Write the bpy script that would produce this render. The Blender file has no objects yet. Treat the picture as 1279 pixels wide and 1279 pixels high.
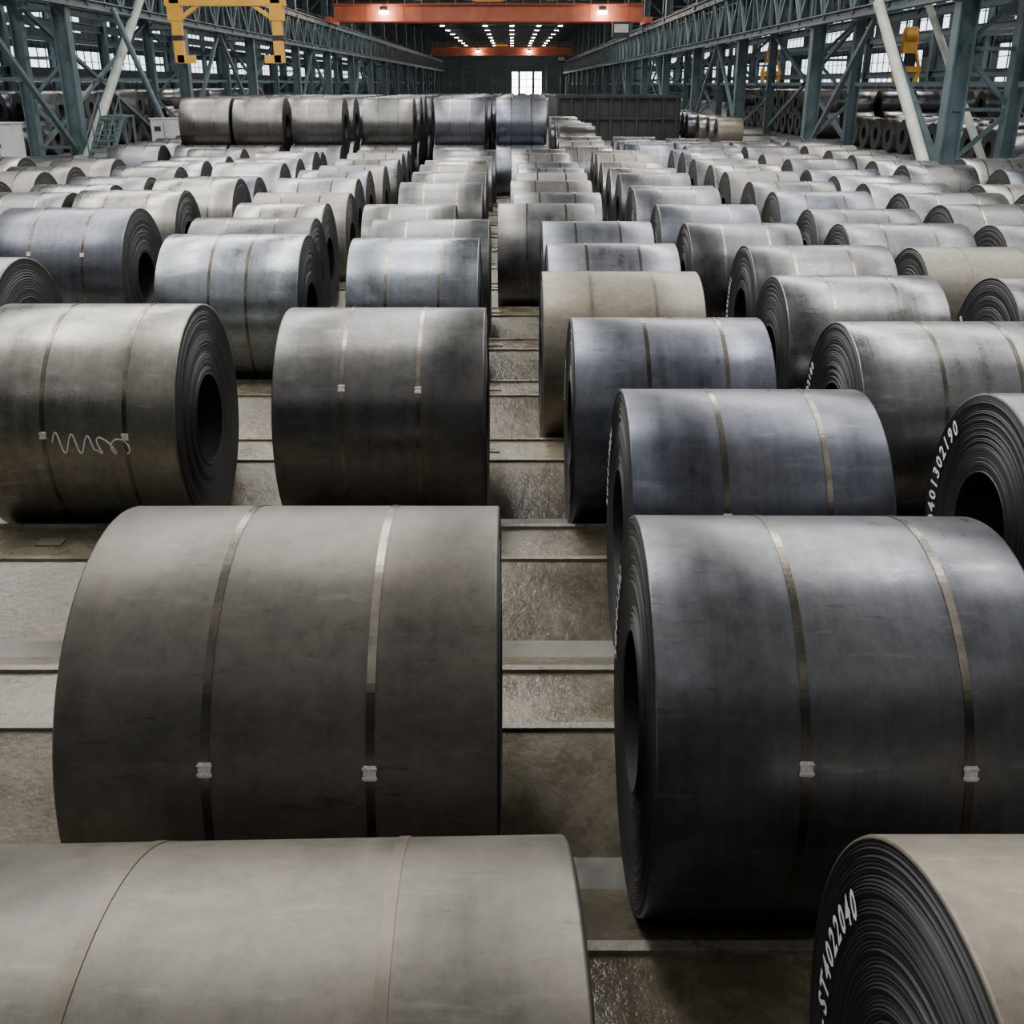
import bpy, math, random
from mathutils import Vector, Matrix
random.seed(7)
S=bpy.context.scene
# ------------------------------------------------------------ materials
def newmat(name):
    m=bpy.data.materials.new(name); m.use_nodes=True
    nt=m.node_tree; b=nt.nodes['Principled BSDF']; return m,nt,b
def N(nt,t,**k):
    n=nt.nodes.new(t)
    for a,v in k.items(): setattr(n,a,v)
    return n
def ramp(nt,src,stops):
    r=N(nt,'ShaderNodeValToRGB'); nt.links.new(src,r.inputs[0])
    e=r.color_ramp.elements
    while len(e)<len(stops): e.new(0.5)
    for i,(p,c) in enumerate(stops):
        e[i].position=p; e[i].color=(*c,1) if len(c)==3 else c
    return r
def noise(nt,vec,scale,detail=4,rough=.55):
    n=N(nt,'ShaderNodeTexNoise'); n.inputs['Scale'].default_value=scale
    n.inputs['Detail'].default_value=detail; n.inputs['Roughness'].default_value=rough
    nt.links.new(vec,n.inputs['Vector']); return n
def mapping(nt,scale,src='Object'):
    tc=N(nt,'ShaderNodeTexCoord'); mp=N(nt,'ShaderNodeMapping'); mp.inputs['Scale'].default_value=scale
    nt.links.new(tc.outputs[src],mp.inputs[0]); return mp
def mixc(nt,fac,a,b,mode='MIX'):
    m=N(nt,'ShaderNodeMix',data_type='RGBA',blend_type=mode)
    for s,v in ((0,fac),(6,a),(7,b)):
        if hasattr(v,'is_linked'): nt.links.new(v,m.inputs[s])
        else: m.inputs[s].default_value=v if s==0 else (*v,1)
    return m.outputs[2]
def steel(name,dark,light,dust,dustamt,metal=.75,rough=.38):
    m,nt,b=newmat(name)
    oi=N(nt,'ShaderNodeObjectInfo')
    comb=N(nt,'ShaderNodeCombineXYZ')
    for i in range(3): nt.links.new(oi.outputs['Random'],comb.inputs[i])
    sc=N(nt,'ShaderNodeVectorMath',operation='SCALE'); nt.links.new(comb.outputs[0],sc.inputs[0]); sc.inputs['Scale'].default_value=37
    def coords(s):
        mp=mapping(nt,s); add=N(nt,'ShaderNodeVectorMath',operation='ADD')
        nt.links.new(mp.outputs[0],add.inputs[0]); nt.links.new(sc.outputs[0],add.inputs[1]); return add
    n1=noise(nt,coords((10,.35,.35)).outputs[0],1.2,7,.7)
    a=coords((1,1,1))
    n2=noise(nt,a.outputs[0],1.3,8,.72)
    n3=noise(nt,a.outputs[0],14,7,.75)
    n4=noise(nt,coords((1.2,6,6)).outputs[0],2.2,6,.7)   # axial scuffs
    r1=ramp(nt,n1.outputs[0],[(.25,dark),(.8,light)])
    r2=ramp(nt,n2.outputs[0],[(.38,(0,0,0)),(.72,(1,1,1))])
    mul=N(nt,'ShaderNodeMath',operation='MULTIPLY'); nt.links.new(r2.outputs[0],mul.inputs[0]); mul.inputs[1].default_value=dustamt
    c=mixc(nt,mul.outputs[0],r1.outputs[0],dust)
    r3=ramp(nt,n3.outputs[0],[(.3,(.72,.72,.72)),(.6,(1.05,1.05,1.05))])
    c=mixc(nt,1.0,c,r3.outputs[0],'MULTIPLY')
    r4=ramp(nt,n4.outputs[0],[(.58,(0,0,0)),(.70,(1,1,1))])
    m4=N(nt,'ShaderNodeMath',operation='MULTIPLY'); nt.links.new(r4.outputs[0],m4.inputs[0]); m4.inputs[1].default_value=.42
    c=mixc(nt,m4.outputs[0],c,tuple(min(1,x*1.6) for x in light))
    r5=ramp(nt,n4.outputs[0],[(.27,(.5,.49,.47)),(.38,(1,1,1))])
    c=mixc(nt,1.0,c,r5.outputs[0],'MULTIPLY')
    hv=ramp(nt,oi.outputs['Random'],[(0,(.68,.69,.73)),(.35,(.9,.92,.96)),(.6,(1,1,1)),(1,(1.0,.96,.88))])
    c=mixc(nt,1.0,c,hv.outputs[0],'MULTIPLY')
    nt.links.new(c,b.inputs['Base Color'])
    b.inputs['Metallic'].default_value=metal
    rr=N(nt,'ShaderNodeMapRange'); nt.links.new(n2.outputs[0],rr.inputs[0]); rr.inputs[1].default_value=.3; rr.inputs[2].default_value=.7
    rr.inputs[3].default_value=rough-.13; rr.inputs[4].default_value=rough+.07
    r6=N(nt,'ShaderNodeMath',operation='MULTIPLY_ADD'); nt.links.new(n1.outputs[0],r6.inputs[0]); r6.inputs[1].default_value=.14
    nt.links.new(rr.outputs[0],r6.inputs[2])
    nt.links.new(r6.outputs[0],b.inputs['Roughness'])
    bp=N(nt,'ShaderNodeBump'); bp.inputs['Strength'].default_value=.06; bp.inputs['Distance'].default_value=.01
    nt.links.new(n1.outputs[0],bp.inputs['Height'])
    bp2=N(nt,'ShaderNodeBump'); bp2.inputs['Strength'].default_value=.04; bp2.inputs['Distance'].default_value=.02
    nt.links.new(n2.outputs[0],bp2.inputs['Height']); nt.links.new(bp.outputs[0],bp2.inputs['Normal'])
    nt.links.new(bp2.outputs[0],b.inputs['Normal'])
    return m
M={}
M['blue']=steel('mill_scale_blue_steel',(.088,.096,.122),(.16,.172,.205),(.185,.182,.18),.35,.9,.29)
M['dark']=steel('mill_scale_dark_steel',(.08,.081,.086),(.145,.146,.15),(.165,.157,.14),.4,.9,.30)
M['tan']=steel('dusty_tan_steel',(.125,.115,.098),(.195,.178,.15),(.25,.22,.175),.75,metal=.6,rough=.38)
M['light']=steel('bright_steel',(.15,.152,.155),(.28,.282,.285),(.25,.243,.225),.4,.9,.27)
M['pale']=steel('pale_blue_steel',(.16,.182,.21),(.28,.31,.35),(.27,.27,.265),.35,.9,.26)
M['dustlight']=steel('dusty_grey_steel',(.135,.128,.115),(.21,.2,.18),(.245,.225,.195),.65,metal=.6,rough=.38)
def face_mat():
    m,nt,b=newmat('coil_side_wraps')
    tc=N(nt,'ShaderNodeTexCoord'); sp=N(nt,'ShaderNodeSeparateXYZ'); nt.links.new(tc.outputs['Object'],sp.inputs[0])
    cb=N(nt,'ShaderNodeCombineXYZ'); nt.links.new(sp.outputs[1],cb.inputs[0]); nt.links.new(sp.outputs[2],cb.inputs[1])
    ln=N(nt,'ShaderNodeVectorMath',operation='LENGTH'); nt.links.new(cb.outputs[0],ln.inputs[0])
    c2=N(nt,'ShaderNodeCombineXYZ'); nt.links.new(ln.outputs['Value'],c2.inputs[0])
    n=noise(nt,c2.outputs[0],110,3,.7)
    r=ramp(nt,n.outputs[0],[(.35,(.012,.013,.015)),(.7,(.06,.063,.068))])
    n2=noise(nt,tc.outputs['Object'],4,5,.6)
    r2=ramp(nt,n2.outputs[0],[(.35,(.6,.6,.6)),(.7,(1.25,1.2,1.15))])
    c=mixc(nt,1.0,r.outputs[0],r2.outputs[0],'MULTIPLY')
    nt.links.new(c,b.inputs['Base Color']); b.inputs['Roughness'].default_value=.55; b.inputs['Metallic'].default_value=.3
    bp=N(nt,'ShaderNodeBump'); bp.inputs['Strength'].default_value=.5; bp.inputs['Distance'].default_value=.006
    nt.links.new(n.outputs[0],bp.inputs['Height']); nt.links.new(bp.outputs[0],b.inputs['Normal'])
    return m
M['face']=face_mat()
def plain(name,c1,c2,scale=3,rough=.5,metal=0,bump=.1,stretch=(1,1,1)):
    m,nt,b=newmat(name); mp=mapping(nt,stretch); n=noise(nt,mp.outputs[0],scale,6,.65)
    r=ramp(nt,n.outputs[0],[(.35,c1),(.68,c2)]); nt.links.new(r.outputs[0],b.inputs['Base Color'])
    b.inputs['Roughness'].default_value=rough; b.inputs['Metallic'].default_value=metal
    bp=N(nt,'ShaderNodeBump'); bp.inputs['Strength'].default_value=bump; bp.inputs['Distance'].default_value=.02
    nt.links.new(n.outputs[0],bp.inputs['Height']); nt.links.new(bp.outputs[0],b.inputs['Normal'])
    return m
def grimy(name,c1,c2,stain,scale=1.5,rough=.35,wet=.12):
    m,nt,b=newmat(name)
    g=N(nt,'ShaderNodeNewGeometry')
    n=noise(nt,g.outputs['Position'],scale,8,.7); n2=noise(nt,g.outputs['Position'],scale*.55,7,.75); n3=noise(nt,g.outputs['Position'],scale*14,5,.7)
    r=ramp(nt,n.outputs[0],[(.32,c1),(.68,c2)])
    rs=ramp(nt,n2.outputs[0],[(.42,(1,1,1)),(.58,(0,0,0))])
    ms=N(nt,'ShaderNodeMath',operation='MULTIPLY'); nt.links.new(rs.outputs[0],ms.inputs[0]); ms.inputs[1].default_value=.75
    c=mixc(nt,ms.outputs[0],r.outputs[0],stain)
    r3=ramp(nt,n3.outputs[0],[(.3,(.7,.7,.7)),(.55,(1.03,1.03,1.03))]); c=mixc(nt,1.0,c,r3.outputs[0],'MULTIPLY')
    nt.links.new(c,b.inputs['Base Color'])
    rw=ramp(nt,n2.outputs[0],[(.44,(wet,)*3),(.54,(rough,)*3),(.8,(rough+.2,)*3)]); nt.links.new(rw.outputs[0],b.inputs['Roughness'])
    bp=N(nt,'ShaderNodeBump'); bp.inputs['Strength'].default_value=.25; bp.inputs['Distance'].default_value=.02
    nt.links.new(n3.outputs[0],bp.inputs['Height']); nt.links.new(bp.outputs[0],b.inputs['Normal'])
    return m
def emis(name,col,st):
    m,nt,b=newmat(name); b.inputs['Base Color'].default_value=(*col,1)
    b.inputs['Emission Color'].default_value=(*col,1); b.inputs['Emission Strength'].default_value=st; return m
M['strap']=plain('strapping_band',(.075,.07,.062),(.2,.18,.145),4,.26,1.0,.02)
M['strap_tan']=plain('dusty_strapping_band',(.10,.082,.066),(.17,.145,.115),8,.4,.5,.02)
M['seal']=plain('strap_seal',(.5,.5,.5),(.9,.9,.9),60,.4,.1,.1)
M['paint']=plain('white_marking_paint',(.65,.65,.65),(.9,.9,.9),20,.7)
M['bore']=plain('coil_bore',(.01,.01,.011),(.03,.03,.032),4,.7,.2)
M['saddle']=grimy('saddle_beige_paint',(.125,.104,.07),(.225,.195,.135),(.06,.049,.034),1.3,.3,.13)
M['saddle_edge']=grimy('saddle_edge_plate',(.19,.172,.135),(.3,.28,.23),(.1,.086,.062),3,.35,.25)
M['floor']=grimy('concrete_floor',(.15,.142,.125),(.3,.29,.26),(.1,.09,.075),.25,.42,.3)
M['teal']=plain('teal_structural_paint',(.045,.075,.088),(.085,.13,.145),1.2,.45,0,.03)
M['greytube']=plain('pale_brace_paint',(.3,.33,.3),(.45,.48,.43),1.2,.5,0,.03)
M['red']=plain('crane_red_paint',(.38,.08,.035),(.52,.14,.06),.6,.5,0,.02)
M['yellow']=plain('crane_yellow_paint',(.6,.29,.03),(.8,.44,.05),1,.45,0,.02)
M['darksteel']=plain('dark_bin_steel',(.015,.017,.02),(.035,.036,.04),1,.6,.2,.1)
M['rope']=plain('wire_rope',(.05,.05,.05),(.1,.1,.1),5,.6,.5)
M['white']=plain('cabinet_paint',(.4,.42,.43),(.55,.56,.56),1,.5)
M['wall']=plain('corrugated_wall',(.07,.09,.095),(.14,.16,.165),.4,.6)
M['ceil']=plain('ceiling_sheet',(.035,.042,.045),(.06,.07,.075),.3,.7)
M['glass']=emis('daylit_glazing',(.85,.93,1.0),3.0)
M['endglass']=emis('daylit_end_window',(.93,.97,1.0),12)
M['sky']=emis('skylight_sheet',(1.0,.975,.93),25)
M['near_fill']=emis('added_fill_sheet',(1.0,.975,.94),3)  # weak glow added overhead near the camera to lift dark coil fronts
M['lamp']=emis('high_bay_lamp_glow',(1.0,.95,.85),90)
# ------------------------------------------------------------ mesh builder
class MB:
    def __init__(s): s.v=[];s.f=[];s.m=[];s.sm=[];s.mats=[]
    def mi(s,k):
        if k not in s.mats: s.mats.append(k)
        return s.mats.index(k)
    def add(s,vs,fs,mat,smooth=False):
        o=len(s.v); s.v+= [tuple(v) for v in vs]; i=s.mi(mat)
        for f in fs: s.f.append([a+o for a in f]); s.m.append(i); s.sm.append(smooth)
    def mesh(s,name):
        me=bpy.data.meshes.new(name); me.from_pydata(s.v,[],s.f)
        for k in s.mats: me.materials.append(M[k])
        me.polygons.foreach_set('material_index',s.m); me.polygons.foreach_set('use_smooth',s.sm); me.update(); return me
    def obj(s,name,loc=(0,0,0),fix=True):
        me=s.mesh(name+'_mesh')
        if fix:
            import bmesh; bm=bmesh.new(); bm.from_mesh(me); bmesh.ops.recalc_face_normals(bm,faces=bm.faces); bm.to_mesh(me); bm.free()
        o=bpy.data.objects.new(name,me); o.location=loc; S.collection.objects.link(o); return o
    def box(s,c,d,mat,rot=None):
        vs=[]
        for x in(-.5,.5):
            for y in(-.5,.5):
                for z in(-.5,.5):
                    p=Vector((x*d[0],y*d[1],z*d[2]))
                    if rot: p=rot@p
                    vs.append(p+Vector(c))
        s.add(vs,[(0,1,3,2),(4,6,7,5),(0,4,5,1),(2,3,7,6),(0,2,6,4),(1,5,7,3)],mat)
    def beam(s,a,b,w,h,mat):
        a=Vector(a);b=Vector(b);d=(b-a);L=d.length;q=d.to_track_quat('Z','X').to_matrix()
        s.box((a+b)/2,(w,h,L),mat,q)
    def ibeam(s,a,b,w,h,t,mat,wdir=(1,0,0)):
        a=Vector(a);b=Vector(b);z=(b-a).normalized();x=Vector(wdir);x=(x-z*x.dot(z)).normalized();y=z.cross(x)
        R=Matrix((x,y,z)).transposed();L=(b-a).length;c=(a+b)/2
        s.box(c,(h,t,L),mat,R); s.box(c+x*h/2,(t,w,L),mat,R); s.box(c-x*h/2,(t,w,L),mat,R)
    def tube(s,a,b,r,mat,seg=12):
        a=Vector(a);b=Vector(b);q=(b-a).to_track_quat('Z','X').to_matrix();vs=[]
        for p in(a,b):
            for i in range(seg):
                t=2*math.pi*i/seg; vs.append(p+q@Vector((r*math.cos(t),r*math.sin(t),0)))
        s.add(vs,[(i,(i+1)%seg,seg+(i+1)%seg,seg+i) for i in range(seg)],mat,True)
        s.add(vs,[tuple(range(seg))[::-1],tuple(range(seg,2*seg))],mat)
    def lathe(s,prof,seg,mat,smooth=True,flip=False,off=(0,0,0)):
        vs=[];n=len(prof)
        for i in range(seg):
            t=2*math.pi*i/seg;c=math.cos(t);k=math.sin(t)
            for (x,r) in prof: vs.append((x+off[0],r*c+off[1],r*k+off[2]))
        fs=[]
        for i in range(seg):
            j=(i+1)%seg
            for a in range(n-1):
                f=(i*n+a,j*n+a,j*n+a+1,i*n+a+1)
                fs.append(f[::-1] if flip else f)
        s.add(vs,fs,mat,smooth)
# ------------------------------------------------------------ glyph meshes
_gc={}
def glyph(ch):
    if ch in _gc: return _gc[ch]
    cu=bpy.data.curves.new('g','FONT'); cu.body=ch; cu.size=1; cu.resolution_u=2; cu.align_x='CENTER'; cu.offset=.03
    o=bpy.data.objects.new('g',cu); S.collection.objects.link(o); bpy.context.view_layer.update()
    me=o.to_mesh(); r=([v.co.copy() for v in me.vertices],[tuple(p.vertices) for p in me.polygons]); o.to_mesh_clear()
    bpy.data.objects.remove(o); bpy.data.curves.remove(cu); _gc[ch]=r; return r
# ------------------------------------------------------------ coil
def coil_mb(R,W,body,seg=128,rings=40,bore=.36,strap='strap',sealang=None,strapx=(-.2,.2),text=None,tstart=205,tr=.86,tsize=.15,scrib=False,off=(0,0,0),mb=None):
    mb=mb or MB(); hw=W/2; bv=.010; rnd=random.Random(int(R*1e5)+int(W*1e4))
    mb.lathe([(-hw,R-bv),(-hw+.003,R-.003),(-hw+bv,R),(-hw/3,R+.0005),(hw/3,R+.0005),(hw-bv,R),(hw-.003,R-.003),(hw,R-bv)],seg,body,True,True,off)
    rb=bore*.9
    for sg in(-1,1):
        pr=[(sg*hw,R-bv)];x=0
        for i in range(rings):
            r0=R-bv-(R-bv-rb)*(i+.5)/rings; x=.6*x+rnd.uniform(-.0045,.0045)
            r1=R-bv-(R-bv-rb)*(i+1)/rings
            pr+= [(sg*(hw+x),r0),(sg*(hw+x-.003),r1)]
        pr[-1]=(sg*hw,rb)
        mb.lathe(pr,seg,'face',False,sg>0,off)
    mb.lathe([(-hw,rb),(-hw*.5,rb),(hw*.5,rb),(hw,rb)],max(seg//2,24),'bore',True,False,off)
    if strap:
        for k,fx in enumerate(strapx):
            x=fx*W; w=.0145
            mb.lathe([(x-w,R-.001),(x-w,R+.0035),(x+w,R+.0035),(x+w,R-.001)],seg,strap,False,True,off)
            if sealang is not None:
                a=math.radians(sealang+(k*2-1)*.4); rad=R+.006
                rot=Matrix.Rotation(a,3,'X') # tilt from top toward camera (-y)
                c=Vector(off)+Vector((x,-rad*math.sin(a),rad*math.cos(a)))
                mb.box(c,(.042,.05,.008),'seal',rot)
                for q in(-.016,.016):
                    cc=Vector(off)+Vector((x,-(rad+.004)*math.sin(a),(rad+.004)*math.cos(a)))+rot@Vector((0,q,0)); mb.box(cc,(.05,.007,.006),'seal',rot)
    if text:
        ang=math.radians(tstart); rt=R*tr
        for ch in text:
            if ch!=' ':
                vs,fs=glyph(ch); out=[]
                e1=Vector((0,-1,0));e2=Vector((0,0,1))
                up=e1*math.cos(ang)+e2*math.sin(ang); rg=e1*math.sin(ang)-e2*math.cos(ang)
                base=up*(rt-tsize*.35)
                for v in vs: out.append(Vector(off)+base+rg*v.x*tsize*.8+up*v.y*tsize*1.0+Vector((-hw-.008,0,0)))
                mb.add(out,fs,'paint')
            ang-=tsize*.56/rt
    if scrib:
        pts=[]
        for i in range(110):
            t=i/109; x=-.09*W+t*.36*W+(.035*math.sin(t*34+1) if t>.55 else 0)
            a=math.radians(85-5*math.sin(t*30)*(1-.35*t)+2*t)
            pts.append(Vector((x,-(R+.003)*math.sin(a),(R+.003)*math.cos(a)))+Vector(off))
        for p,q in zip(pts,pts[1:]): mb.beam(p,q,.009,.006,'paint')
    return mb
H=3.22; P=1.97; Y0=1.67
def rowy(n): return Y0+P*n
def hc(R): return R/math.cos(math.radians(25))-.1*math.tan(math.radians(25))+.002
# key coils : row, left X, width, radius, finish, extras
key=[
(0,-1.34,1.49,.778,'tan',dict(strap='strap_tan',strapx=(-.19,.225),rz=1.6)),
(0,.924,1.42,.785,'tan',dict(text='50-G-ST4022040',tstart=218,tsize=.11,tr=.8,rings=46)),
(1,-1.525,1.475,.821,'tan',dict(strap='strap',sealang=72,strapx=(-.155,.215))),
(1,.49,1.36,.801,'blue',dict(sealang=71,text='SG401302',tstart=190,tsize=.12,strapx=(-.13,.27),rz=-.8)),
(2,.62,1.35,.791,'blue',dict(sealang=65,text='SG4013021',tstart=190,tsize=.12,strapx=(-.14,.25),rz=-.5)),
(2,2.73,1.45,.78,'dark',dict(sealang=60,text='50401302190',tstart=205,tsize=.14)),
(3,-1.64,1.45,.827,'dark',dict(sealang=59,strapx=(-.17,.19))),
(3,-3.72,1.43,.841,'light',dict(sealang=82,strapx=(-.13,.26),scrib=True)),
(3,.436,1.39,.792,'blue',dict(text='SG40130',tstart=180,tsize=.1,strapx=(-.13,.26),rz=-.3)),
(3,2.42,1.5,.778,'light',dict(text='50401302180',tstart=200,tsize=.1,strapx=(-.12,.24))),
(4,.27,1.41,.799,'dustlight',dict(strap='strap_tan')),
(4,2.39,1.42,.782,'light',dict(text='5040130',tstart=190,tsize=.1,strapx=(-.2,.2))),
(4,4.41,1.45,.775,'dark',dict(text='5040',tstart=170,tsize=.1)),
(4,-5.95,1.5,.86,'dark',{}),
(5,-3.69,1.48,.836,'pale',dict(strapx=(-.12,.14))),
(5,-1.72,1.37,.816,'pale',{}),
(5,.376,1.39,.789,'blue',{}),
(5,2.53,1.5,.78,'dark',dict(text='504013021',tstart=190,tsize=.1)),
(5,4.35,1.6,.77,'tan',dict(strap='strap_tan')),
(6,.375,1.365,.789,'blue',{}),(6,2.18,1.38,.78,'dark',{}),(6,4.13,1.54,.777,'blue',{}),(6,6.05,1.4,.77,'dark',{}),
(6,-1.74,1.46,.8,'dark',{}),(6,-3.97,1.5,.81,'dark',{}),(6,-6.28,1.6,.868,'blue',{'sealang':62}),
(7,-.2,1.37,.796,'dark',{}),(7,2.07,1.41,.79,'blue',{}),(7,4.25,1.5,.76,'dark',{}),(7,6.16,1.5,.79,'dark',{}),
(7,-3.9,1.25,.8,'light',{}),(7,-2.1,1.3,.79,'dark',{}),
(8,0.02,1.4,.78,'dark',{}),(8,1.94,1.35,.81,'blue',{}),(8,4.2,1.5,.79,'blue',{}),(8,6.25,1.6,.78,'dark',{}),
(8,-6.9,1.65,.80,'light',{}),(8,-4.1,1.5,.78,'dustlight',{}),
(7,-9.3,1.6,.82,'light',{}),
]
def place(n,xl,W,R,mesh,z=None,rz=0):
    o=bpy.data.objects.new('steel_coil',mesh); o.location=(xl+W/2,rowy(n),hc(R) if z is None else z); o.rotation_euler[2]=math.radians(rz); S.collection.objects.link(o); return o
for (n,xl,W,R,fin,ex) in key:
    seg=160 if n<4 else 96; rz=ex.pop('rz',0)
    mb=coil_mb(R,W,fin,seg=seg,rings=ex.get('rings',36 if n<4 else 22),**{k:v for k,v in ex.items() if k!='rings'})
    place(n,xl,W,R,mb.mesh('steel_coil_mesh'),rz=rz)
# variants for the rest of the yard
var=[]
for i in range(16):
    W=random.uniform(1.34,1.5);R=random.uniform(.74,.82);fin=['blue','dark','light','dark','dustlight','blue','dark','light'][i%8]
    var.append((W,R,fin,coil_mb(R,W,fin,seg=64,rings=10,strapx=(-.2,.2),bore=random.choice([.34,.4])).mesh('steel_coil_mesh')))
lanesL=[-12.7,-10.6,-8.5,-6.35,-4.1,-1.95,.05,2.1,4.2,6.3,8.4,10.4]
for n in range(8,15):
    for xl in lanesL:
        if n==8 and -7.5<xl<7: continue
        if random.random()<.07: continue
        if n>12 and (xl<-9 or xl>10): continue
        W,R,fin,me=random.choice(var); place(n,xl+random.uniform(-.08,.08),W,R,me)
for n in (5,6,7):
    for xl in (8.3,10.3): 
        W,R,fin,me=random.choice(var); place(n,xl,W,R,me)
for n in (6,7):
    for xl in (-8.6,-11):
        if n==7 and xl==-8.6: continue
        W,R,fin,me=random.choice(var); place(n,xl,W,R,me)
# stacked block
stackvar=[]
for i in range(5):
    W=1.42;R=.79;stackvar.append((W,R,coil_mb(R,W,['dark','blue','dark','blue','dark'][i],seg=64,rings=10).mesh('steel_coil_mesh')))
lanesS=[-11.3,-9.45,-7.95,-6.2,-4.25,-2.2,-.45]
for n in range(15,21):
    for xl in lanesS:
        W,R,me=random.choice(stackvar); o=place(n,xl+random.uniform(-.04,.04)+.03*(n-15),W,R,me)
        if n<20 and xl>-10:
            W,R,me=random.choice(stackvar[:4]); place(n+.5,xl+random.uniform(-.04,.04)+.04*(n-15),W,R,me,z=hc(R)+math.sqrt((2*R)**2-(P/2)**2)+.003)
    if n<18:
      for xl in [1.4,3.2,4.9,6.6,8.3]:
        W,R,fin,me=random.choice(var); place(n,xl,W,R,me)
# ------------------------------------------------------------ saddles
def saddle(n,x0,x1):
    yc=rowy(n)+P/2; t=math.tan(math.radians(25)); e=.885; tp=.3; h=(e-tp)*t
    pr=[(-e,0),(-tp,h),(-tp,h+.02),(-tp+.05,h+.02),(-tp+.05,h),(tp-.05,h),(tp-.05,h+.02),(tp,h+.02),(tp,h),(e,0)]
    mb=MB(); k=len(pr)
    vs=[(x0,a,b) for a,b in pr]+[(x1,a,b) for a,b in pr]
    for i in range(k-1):
        mb.add([vs[i],vs[i+1],vs[k+i+1],vs[k+i]],[(0,1,2,3)],'saddle_edge' if 1<=i<=3 or 5<=i<=7 else 'saddle')
    mb.add(vs[:k],[tuple(range(k))],'saddle'); mb.add(vs[k:],[tuple(range(k))[::-1]],'saddle')
    x=x0+1
    while x<x1: # joint seams: small bolt plates
        mb.box((x,0,h+.006),(.18,.12,.012),'saddle_edge'); x+=3
    mb.obj('coil_saddle_beam',(0,yc,.0),fix=True)
for n in range(-2,21): saddle(n,-13.2,13)
# ------------------------------------------------------------ stockpiles beyond
def pile(x0,x1,y0,y1,step=2.15,pitch=1.97,seed=1,miss=.12,layers=1,kinds=('light','dark','blue','dustlight','light')):
    rnd=random.Random(seed); mb=MB()
    y=y0
    while y<y1:
        x=x0
        while x<x1-.5:
            if rnd.random()>miss:
                R=rnd.uniform(.74,.82);W=rnd.uniform(1.35,1.55)
                coil_mb(R,W,rnd.choice(kinds),seg=32,rings=2,strap=None,off=(x+.7,y,R+.003),mb=mb)
                if layers>1 and rnd.random()>.25 and y+pitch<y1:
                    coil_mb(.79,W,rnd.choice(kinds),seg=32,rings=2,strap=None,off=(x+.7,y+pitch/2,.79+math.sqrt(1.58**2-(pitch/2)**2)),mb=mb)
            x+=step
        y+=pitch
    return mb.obj('steel_coil_stockpile',fix=False)
pile(-9,1,49,66,seed=2); pile(-9,1.5,72,110,seed=3); pile(11.0,13.2,56,100,seed=4,miss=.3)
pile(2.2,10,90,130,seed=5); pile(-14,12,140,210,seed=6,miss=.25,pitch=3.5)
pile(-32,-23,50,70,seed=7,step=2.1,miss=.1,layers=2); pile(-32,-24,84,110,seed=8,layers=2)
pile(19,34,44,62,seed=9,layers=1,miss=.05); pile(19,34,70,100,seed=10,layers=2)
pile(2.0,4.4,46,60,seed=12,miss=.1)
# ------------------------------------------------------------ room shell
XL,XR,YB,YE,ZC=-46,42,-14,345,14.8
mb=MB(); mb.box(((XL+XR)/2,(YB+YE)/2,-.15),(XR-XL,YE-YB,.3),'floor'); mb.obj('floor')
mb=MB(); mb.box(((XL+XR)/2,(YB+YE)/2,ZC+.1),(XR-XL,YE-YB,.2),'ceil')
y=YB+4
while y<YE:
    mb.ibeam((XL,y,ZC-.45),(XR,y,ZC-.45),.3,.8,.05,'ceil',(0,0,1)); y+=9
mb.obj('ceiling')
def sidewall(name,x,inn):
    mb=MB(); L=YE-YB; yc=(YB+YE)/2
    for z0,z1 in((0,3.4),(6.4,8.2),(11.2,ZC)): mb.box((x,yc,(z0+z1)/2),(.3,L,z1-z0),'wall')
    y=YB
    while y<YE: # corrugation ribs
        for z0,z1 in((0,3.4),(6.4,8.2),(11.2,ZC)): mb.box((x+inn*.18,y,(z0+z1)/2),(.08,.25,z1-z0),'wall')
        y+=1.5
    mb.obj(name)
    for wi,(z0,z1) in enumerate(((3.4,6.4),(8.2,11.2))):
        w=MB(); w.box((x,yc,(z0+z1)/2),(.04,L,z1-z0),'glass')
        y=YB
        while y<YE: w.box((x+inn*.06,y,(z0+z1)/2),(.1,.14,z1-z0),'teal'); y+=2
        for z in(z0+1,z0+2): w.box((x+inn*.06,yc,z),(.1,L,.08),'teal')
        y=YB+6
        rr=random.Random(wi+int(x))
        while y<YE-12: # blanked bays
            l=rr.choice([4,6,8]); 
            if rr.random()<.35: w.box((x+inn*.1,y+l/2,(z0+z1)/2),(.06,l,z1-z0),'wall')
            y+=l+4
        w.obj('window_%d'%(wi+1+(0 if inn>0 else 2)))
sidewall('wall_left',XL,1); sidewall('wall_right',XR,-1)
mb=MB(); mb.box(((XL+XR)/2,YB,ZC/2),(XR-XL,.3,ZC),'wall'); mb.obj('wall_back')
mb=MB()
mb.box(((XL+0)/2,YE,ZC/2),(0-XL,.3,ZC),'wall'); mb.box(((9+XR)/2,YE,ZC/2),(XR-9,.3,ZC),'wall'); mb.box((4.5,YE,(6.5+ZC)/2),(9,.3,ZC-6.5),'wall')
mb.obj('wall_front')
mb=MB(); mb.box((4.5,YE,3.25),(9,.06,6.5),'endglass')
for x in(2.2,4.5,6.8): mb.box((x,YE-.08,3.25),(.2,.1,6.5),'teal')
for z in (2.2,4.4): mb.box((4.5,YE-.08,z),(9,.1,.2),'teal')
mb.obj('window_5')
# end-bay steelwork: gantry, mezzanine and pipe bridge
mb=MB()
for X in range(-18,15,4):
    mb.ibeam((X,318,0),(X,318,ZC-1),.5,.6,.06,'teal')
    mb.beam((X,318,7),(X+4,318,9.5),.25,.25,'teal')
for z in(7,9.5,12): mb.ibeam((-19,318,z),(14,318,z),.4,.5,.06,'teal',(0,0,1))
mb.obj('end_bay_gantry')
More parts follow.
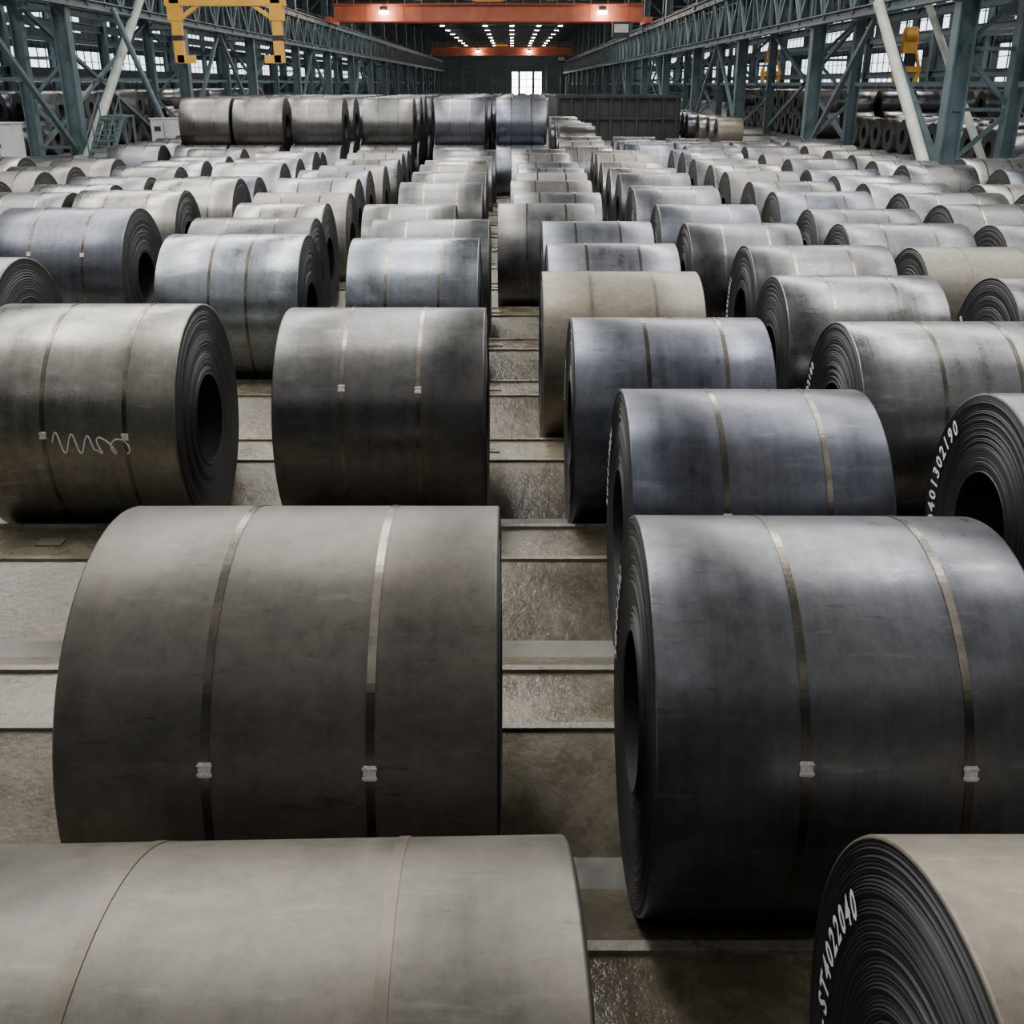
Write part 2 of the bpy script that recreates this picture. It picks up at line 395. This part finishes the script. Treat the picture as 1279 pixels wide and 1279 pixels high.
# skylight sheets, with added fill panels at the near end
for X in(-31,-13.5,-8.5,-2.6,6.4,12.3,28):
    mb=MB(); y=-10
    while y<146:
        w=.75
        mb.add([(X-w,y,ZC-1.0),(X-w,y+7.6,ZC-1.0),(X+w,y+7.6,ZC-1.0),(X+w,y,ZC-1.0)],[(0,1,2,3)],'sky' if y>7 else 'near_fill')
        mb.box((X,y+3.8,ZC-.93),(1.9,7.9,.08),'ceil')
        mb.box((X-.85,y+3.8,ZC-1.0),(.1,7.8,.16),'ceil'); mb.box((X+.85,y+3.8,ZC-1.0),(.1,7.8,.16),'ceil'); y+=9 if y<34 else 18
    mb.obj('ceiling_light_panel_row',fix=False)
for X in(-13,-5,0,5,9):
    mb=MB(); y=160
    while y<335:
        mb.tube((X,y,ZC-1.6),(X,y,ZC-1.1),.35,'darksteel'); mb.box((X,y,ZC-1.63),(.8,.8,.05),'lamp'); mb.tube((X,y,ZC-1.1),(X,y,ZC-.1),.04,'rope'); y+=18
    mb.obj('high_bay_lamp_row')
# ------------------------------------------------------------ columns and runways
def column(X,y,d):
    mb=MB(); t='teal'; ht=ZC-.9-0
    mb.ibeam((0,0,0),(0,0,ht),.55,.6,.06,t); mb.ibeam((d*2.0,0,0),(d*2.0,0,ht),.45,.45,.05,t)
    z=.5;s=0
    while z<ht-2:
        a,b=(0,d*2.0) if s%2==0 else (d*2.0,0)
        mb.beam((a,0,z),(b,0,z+1.9),.14,.14,t); mb.beam((0,0,z),(d*2,0,z),.12,.16,t); z+=1.9;s+=1
    mb.box((d*1.0,0,.06),(3.2,1.1,.12),t); 
    mb.box((0,0,.35),(.9,.08,.6),t); mb.box((0,-.0,8.8),(1.1,.9,.25),t)
    mb.beam((0,.3,6.1),(0,2.6,8.2),.18,.18,t); mb.beam((0,-.3,6.1),(0,-2.6,8.2),.18,.18,t)
    return mb.obj('lattice_column',(X,y,0))
def runway(X,ys,z0,z1,d):
    mb=MB(); a,b=ys[0],ys[-1]
    mb.ibeam((X,a,z1),(X,b,z1),.5,.45,.05,'teal',(0,0,1)); mb.ibeam((X,a,z0),(X,b,z0),.4,.35,.05,'teal',(0,0,1))
    y=a;s=0
    while y<b-.1:
        mb.beam((X,y,z0 if s%2 else z1),(X,y+2.25,z1 if s%2 else z0),.16,.16,'teal'); mb.beam((X,y,z0),(X,y,z1),.12,.12,'teal'); y+=2.25;s+=1
    mb.box((X,(a+b)/2,z1+.28),(.1,b-a,.12),'rope')
    mb.box((X+d*.9,(a+b)/2,z1+.05),(1.2,b-a,.05),'teal') # walkway
    for h in(.55,1.05): mb.box((X+d*1.5,(a+b)/2,z1+h),(.05,b-a,.05),'teal')
    y=a
    while y<b: mb.box((X+d*1.5,y,z1+.55),(.05,.05,1.1),'teal'); y+=2
    return mb.obj('crane_runway_girder')
yr=[38+18*k for k in range(-2,17)]; yl=[51+18*k for k in range(-3,16)]
for y in yr: column(15,y,1)
for y in yl: column(-20,y,-1)
runway(14.6,yr,6.0,8.7,1); runway(-19.6,yl,6.6,9.0,-1)
runway(17.4,yr,6.0,8.7,-.2); runway(-22.4,yl,6.6,9.0,.2)
mb=MB()
for i,y in enumerate(yr[:-1]):
    if i%2==0:
        mb.beam((15.0,y+.4,.4),(15.0,y+9,6),.2,.2,'teal'); mb.beam((15.0,y+17.6,.4),(15.0,y+9,6),.2,.2,'teal')
    else:
        mb.beam((17,y+.4,.6),(17,y+17.6,6),.18,.18,'teal'); mb.beam((17,y+17.6,.6),(17,y+.4,6),.18,.18,'teal')
    mb.beam((17,y+.4,3.2),(17,y+17.6,3.2),.18,.18,'teal')
for i,y in enumerate(yl[:-1]):
    if i%2==0:
        mb.beam((-20,y+.4,.4),(-20,y+9,6.5),.2,.2,'teal'); mb.beam((-20,y+17.6,.4),(-20,y+9,6.5),.2,.2,'teal')
    else:
        mb.beam((-22,y+.4,.4),(-22,y+17.6,6.5),.18,.18,'teal'); mb.beam((-22,y+17.6,.4),(-22,y+.4,6.5),.18,.18,'teal')
    mb.beam((-22,y+.4,3.4),(-22,y+17.6,3.4),.18,.18,'teal')
mb.obj('column_cross_bracing')
mb=MB(); mb.tube((14.1,36.6,0),(14.1,44.5,6.1),.2,'greytube'); mb.box((14.1,36.6,.1),(.8,.8,.2),'greytube'); mb.obj('raking_brace_tube')
mb=MB(); mb.tube((16.4,37.2,0),(16.4,45.5,6.1),.14,'greytube'); mb.box((16.4,37.2,.1),(.6,.6,.2),'greytube'); mb.obj('raking_brace_tube')
mb=MB(); mb.tube((-19.4,50,0),(-19.4,60.5,7.4),.22,'greytube'); mb.box((-19.4,50,.1),(.8,.8,.2),'greytube'); mb.obj('raking_brace_tube')
mb=MB(); mb.tube((-17.2,56.5,0),(-19.4,56,6.6),.14,'teal'); mb.box((-17.2,56.5,.1),(.7,.7,.2),'teal'); mb.obj('raking_brace_tube')
# outer columns
mb=MB()
for y in yl:
    for X in(-44.5,-33): mb.ibeam((X,y+5,0),(X,y+5,ZC-1),.5,.6,.06,'teal')
for y in yr:
    for X in(40.5,36): mb.ibeam((X,y+5,0),(X,y+5,ZC-1),.5,.6,.06,'teal')
for X in(-44,-33,40,36): 
    for z in(7.2,4.0): mb.ibeam((X,0,z),(X,335,z),.4,.5,.06,'teal',(0,0,1))
mb.obj('side_bay_column_row')
# ------------------------------------------------------------ cranes
def crane(xa,xb,y,z,col='red',trolley=None,lamps=()):
    mb=MB(); xm=(xa+xb)/2; L=xb-xa
    for dy in(-1.5,1.5):
        mb.box((xm,y+dy,z+1.2),(L-1.2,.7,1.7),col)
        x=xa+2
        while x<xb-1: mb.box((x,y+dy-.37*(1 if dy<0 else -1),z+1.2),(.08,.06,1.6),col); x+=2
        mb.box((xm,y+dy,z+2.15),(L-1,.12,.14),'rope')
    for x in(xa,xb):
        mb.box((x,y,z+.45),(.7,5.6,.6),col)
        for dy in(-2.2,2.2): mb.tube((x-.18,y+dy,z+.3),(x+.18,y+dy,z+.3),.29,'rope',16)
    for h in(2.6,3.1): mb.box((xm,y-2.2,z+h),(L-1,.05,.05),'yellow')
    x=xa+1
    while x<xb: mb.box((x,y-2.2,z+2.5),(.05,.05,1.2),'yellow'); x+=1.8
    mb.box((xm,y-2.2,z+1.95),(L-1,.8,.05),col)
    tx=trolley if trolley is not None else xm
    mb.box((tx,y,z+2.5),(3,3.6,.5),'yellow'); mb.tube((tx-1,y,z+3.1),(tx+1,y,z+3.1),.4,'darksteel',16); mb.box((tx+1.2,y+.9,z+3.05),(.7,.7,.6),'darksteel')
    mb.box((xb-3,y-2.6,z-.5),(1.8,1.6,1.5),'darksteel'); mb.box((xb-3,y-3.42,z-.4),(1.5,.05,.8),'white')
    for x in lamps:
        mb.box((x,y-2.3,z+1.75),(.12,.9,.12),'darksteel'); mb.tube((x,y-2.7,z+1.3),(x,y-2.7,z+1.75),.4,'darksteel',16); mb.tube((x,y-2.7,z+1.0),(x,y-2.7,z+1.3),.5,'lamp',16)
    return mb.obj('overhead_crane')
zr=9.05
def tong(X,y,zb,w,ztop,hh=2.4,col='yellow'):
    mb=MB()
    top=zb+hh
    mb.box((X,y,top),(w,.4,.5),col); mb.box((X,y,top+.5),(w*.45,.6,.5),col)
    for s in(-1,1):
        xx=X+s*w*.42
        mb.box((xx,y,zb+hh/2),(.42,.4,hh),col); mb.box((xx-s*.28,y,zb+.15),(.75,.4,.34),col)
        mb.beam((xx,y,top-.9),(X+s*w*.2,y,top-.1),.16,.25,col); mb.box((xx+s*.03,y,top-.5),(.6,.5,.7),col); mb.box((xx+s*.03,y,zb+hh*.4),(.5,.5,.2),'darksteel')
        for dy in(-.22,.22): mb.tube((X+s*.35,y+dy,top+.6),(X+s*.35,y+dy,ztop),.035,'rope',8)
    mb.tube((X-.2,y,top+1.0),(X+.2,y,top+1.0),.45,col,20)
    mb.box((X+w*.2,y-.3,top+.55),(.4,.3,.4),'white')
    return mb.obj('coil_lifting_tong')
def hook(X,y,zb,ztop):
    mb=MB(); c='yellow'
    mb.box((X,y,zb+2.0),(.75,.5,.9),c); mb.tube((X-.3,y,zb+2.45),(X+.3,y,zb+2.45),.42,c,20)
    mb.box((X,y,zb+1.2),(.3,.3,.9),'darksteel')
    mb.box((X,y,zb+.75),(1.5,.4,.3),c)
    for s in(-1,1): mb.beam((X+s*.65,y,zb+.75),(X+s*.55,y,zb),.22,.3,c); mb.beam((X+s*.4,y,zb+1.7),(X+s*.68,y,zb+.8),.14,.2,c)
    for s in(-.2,.2):
        for dy in(-.15,.15): mb.tube((X+s,y+dy,zb+2.5),(X+s,y+dy,ztop),.035,'rope',8)
    return mb.obj('crane_hook_block')
crane(-19.6,14.6,125,zr,lamps=(-13.6,9.6)); crane(-19.6,14.6,270,zr,lamps=(-8,4))
crane(-19.6,14.6,52,zr,trolley=-12.9); tong(-12.9,52,4.1,5.4,11.2,2.6)
crane(17.4,40,62,zr,trolley=21.6); hook(21.6,62,3.2,11.2)
crane(17.4,40,86,zr,trolley=19.7); hook(19.7,86,3.2,11.2)
# ------------------------------------------------------------ miscellaneous plant
mb=MB()  # dark ribbed bin
x0,x1,y0,y1,h=2.8,10.2,68,84,2.5
mb.box(((x0+x1)/2,y0,h/2),(x1-x0,.15,h),'darksteel'); mb.box(((x0+x1)/2,y1,h/2),(x1-x0,.15,h),'darksteel')
mb.box((x0,(y0+y1)/2,h/2),(.15,y1-y0,h),'darksteel'); mb.box((x1,(y0+y1)/2,h/2),(.15,y1-y0,h),'darksteel'); mb.box(((x0+x1)/2,(y0+y1)/2,.1),(x1-x0,y1-y0,.2),'darksteel')
x=x0
while x<x1: mb.box((x,y0-.14,h/2),(.14,.2,h),'darksteel'); x+=.8
mb.box(((x0+x1)/2,y0-.1,h),(x1-x0+.3,.4,.18),'darksteel'); mb.box(((x0+x1)/2,y0-.1,h*.5),(x1-x0+.1,.3,.12),'darksteel'); mb.obj('scrap_bin')
def cabinet(x,y,w,d,h):
    mb=MB(); mb.box((0,0,h/2+.05),(w,d,h-.1),'white'); mb.box((0,0,.05),(w*.94,d*.94,.1),'darksteel'); mb.box((0,-d/2-.01,h/2),(.02,.02,h*.85),'darksteel')
    mb.box((.08,-d/2-.03,h*.5),(.03,.05,.15),'darksteel'); mb.box((-w*.25,-d/2-.015,h*.75),(w*.25,.02,h*.12),'darksteel'); mb.box((0,0,h+.02),(w+.1,d+.1,.05),'white'); mb.obj('electrical_cabinet',(x,y,0))
cabinet(-21.2,46,1.3,1,1.7); cabinet(-16.2,52,1.2,.8,1.7); cabinet(18.4,34,1.2,.8,1.9)
mb=MB() # stair
for i in range(8): mb.box((0,i*.28,.22+i*.22),(.9,.28,.04),'teal')
for s in(-.47,.47):
    mb.beam((s,-.1,.05),(s,2.1,1.85),.06,.2,'teal'); mb.beam((s,-.1,1.0),(s,2.1,2.8),.05,.05,'teal')
    for i in(0,3,7): mb.beam((s,i*.28,.15+i*.22),(s,i*.28,1.1+i*.22),.05,.05,'teal')
mb.box((0,2.9,1.85),(1,1.4,.08),'teal')
for s in(-.45,.45): mb.beam((s,3.5,0),(s,3.5,1.85),.08,.08,'teal'); mb.beam((s,2.3,0),(s,2.3,1.85),.08,.08,'teal')
mb.obj('access_stair',(-18.0,48,0))
# ------------------------------------------------------------ world, camera
w=bpy.data.worlds.new('World'); S.world=w; w.use_nodes=True
w.node_tree.nodes['Background'].inputs[0].default_value=(.7,.8,1,1); w.node_tree.nodes['Background'].inputs[1].default_value=.5
cam=bpy.data.cameras.new('camera'); co=bpy.data.objects.new('camera',cam); S.collection.objects.link(co); S.camera=co
cam.sensor_width=36; cam.lens=36*1300/1279; cam.clip_end=600
co.location=(0,0,H); co.rotation_euler=(math.radians(90-22.37),0,0)
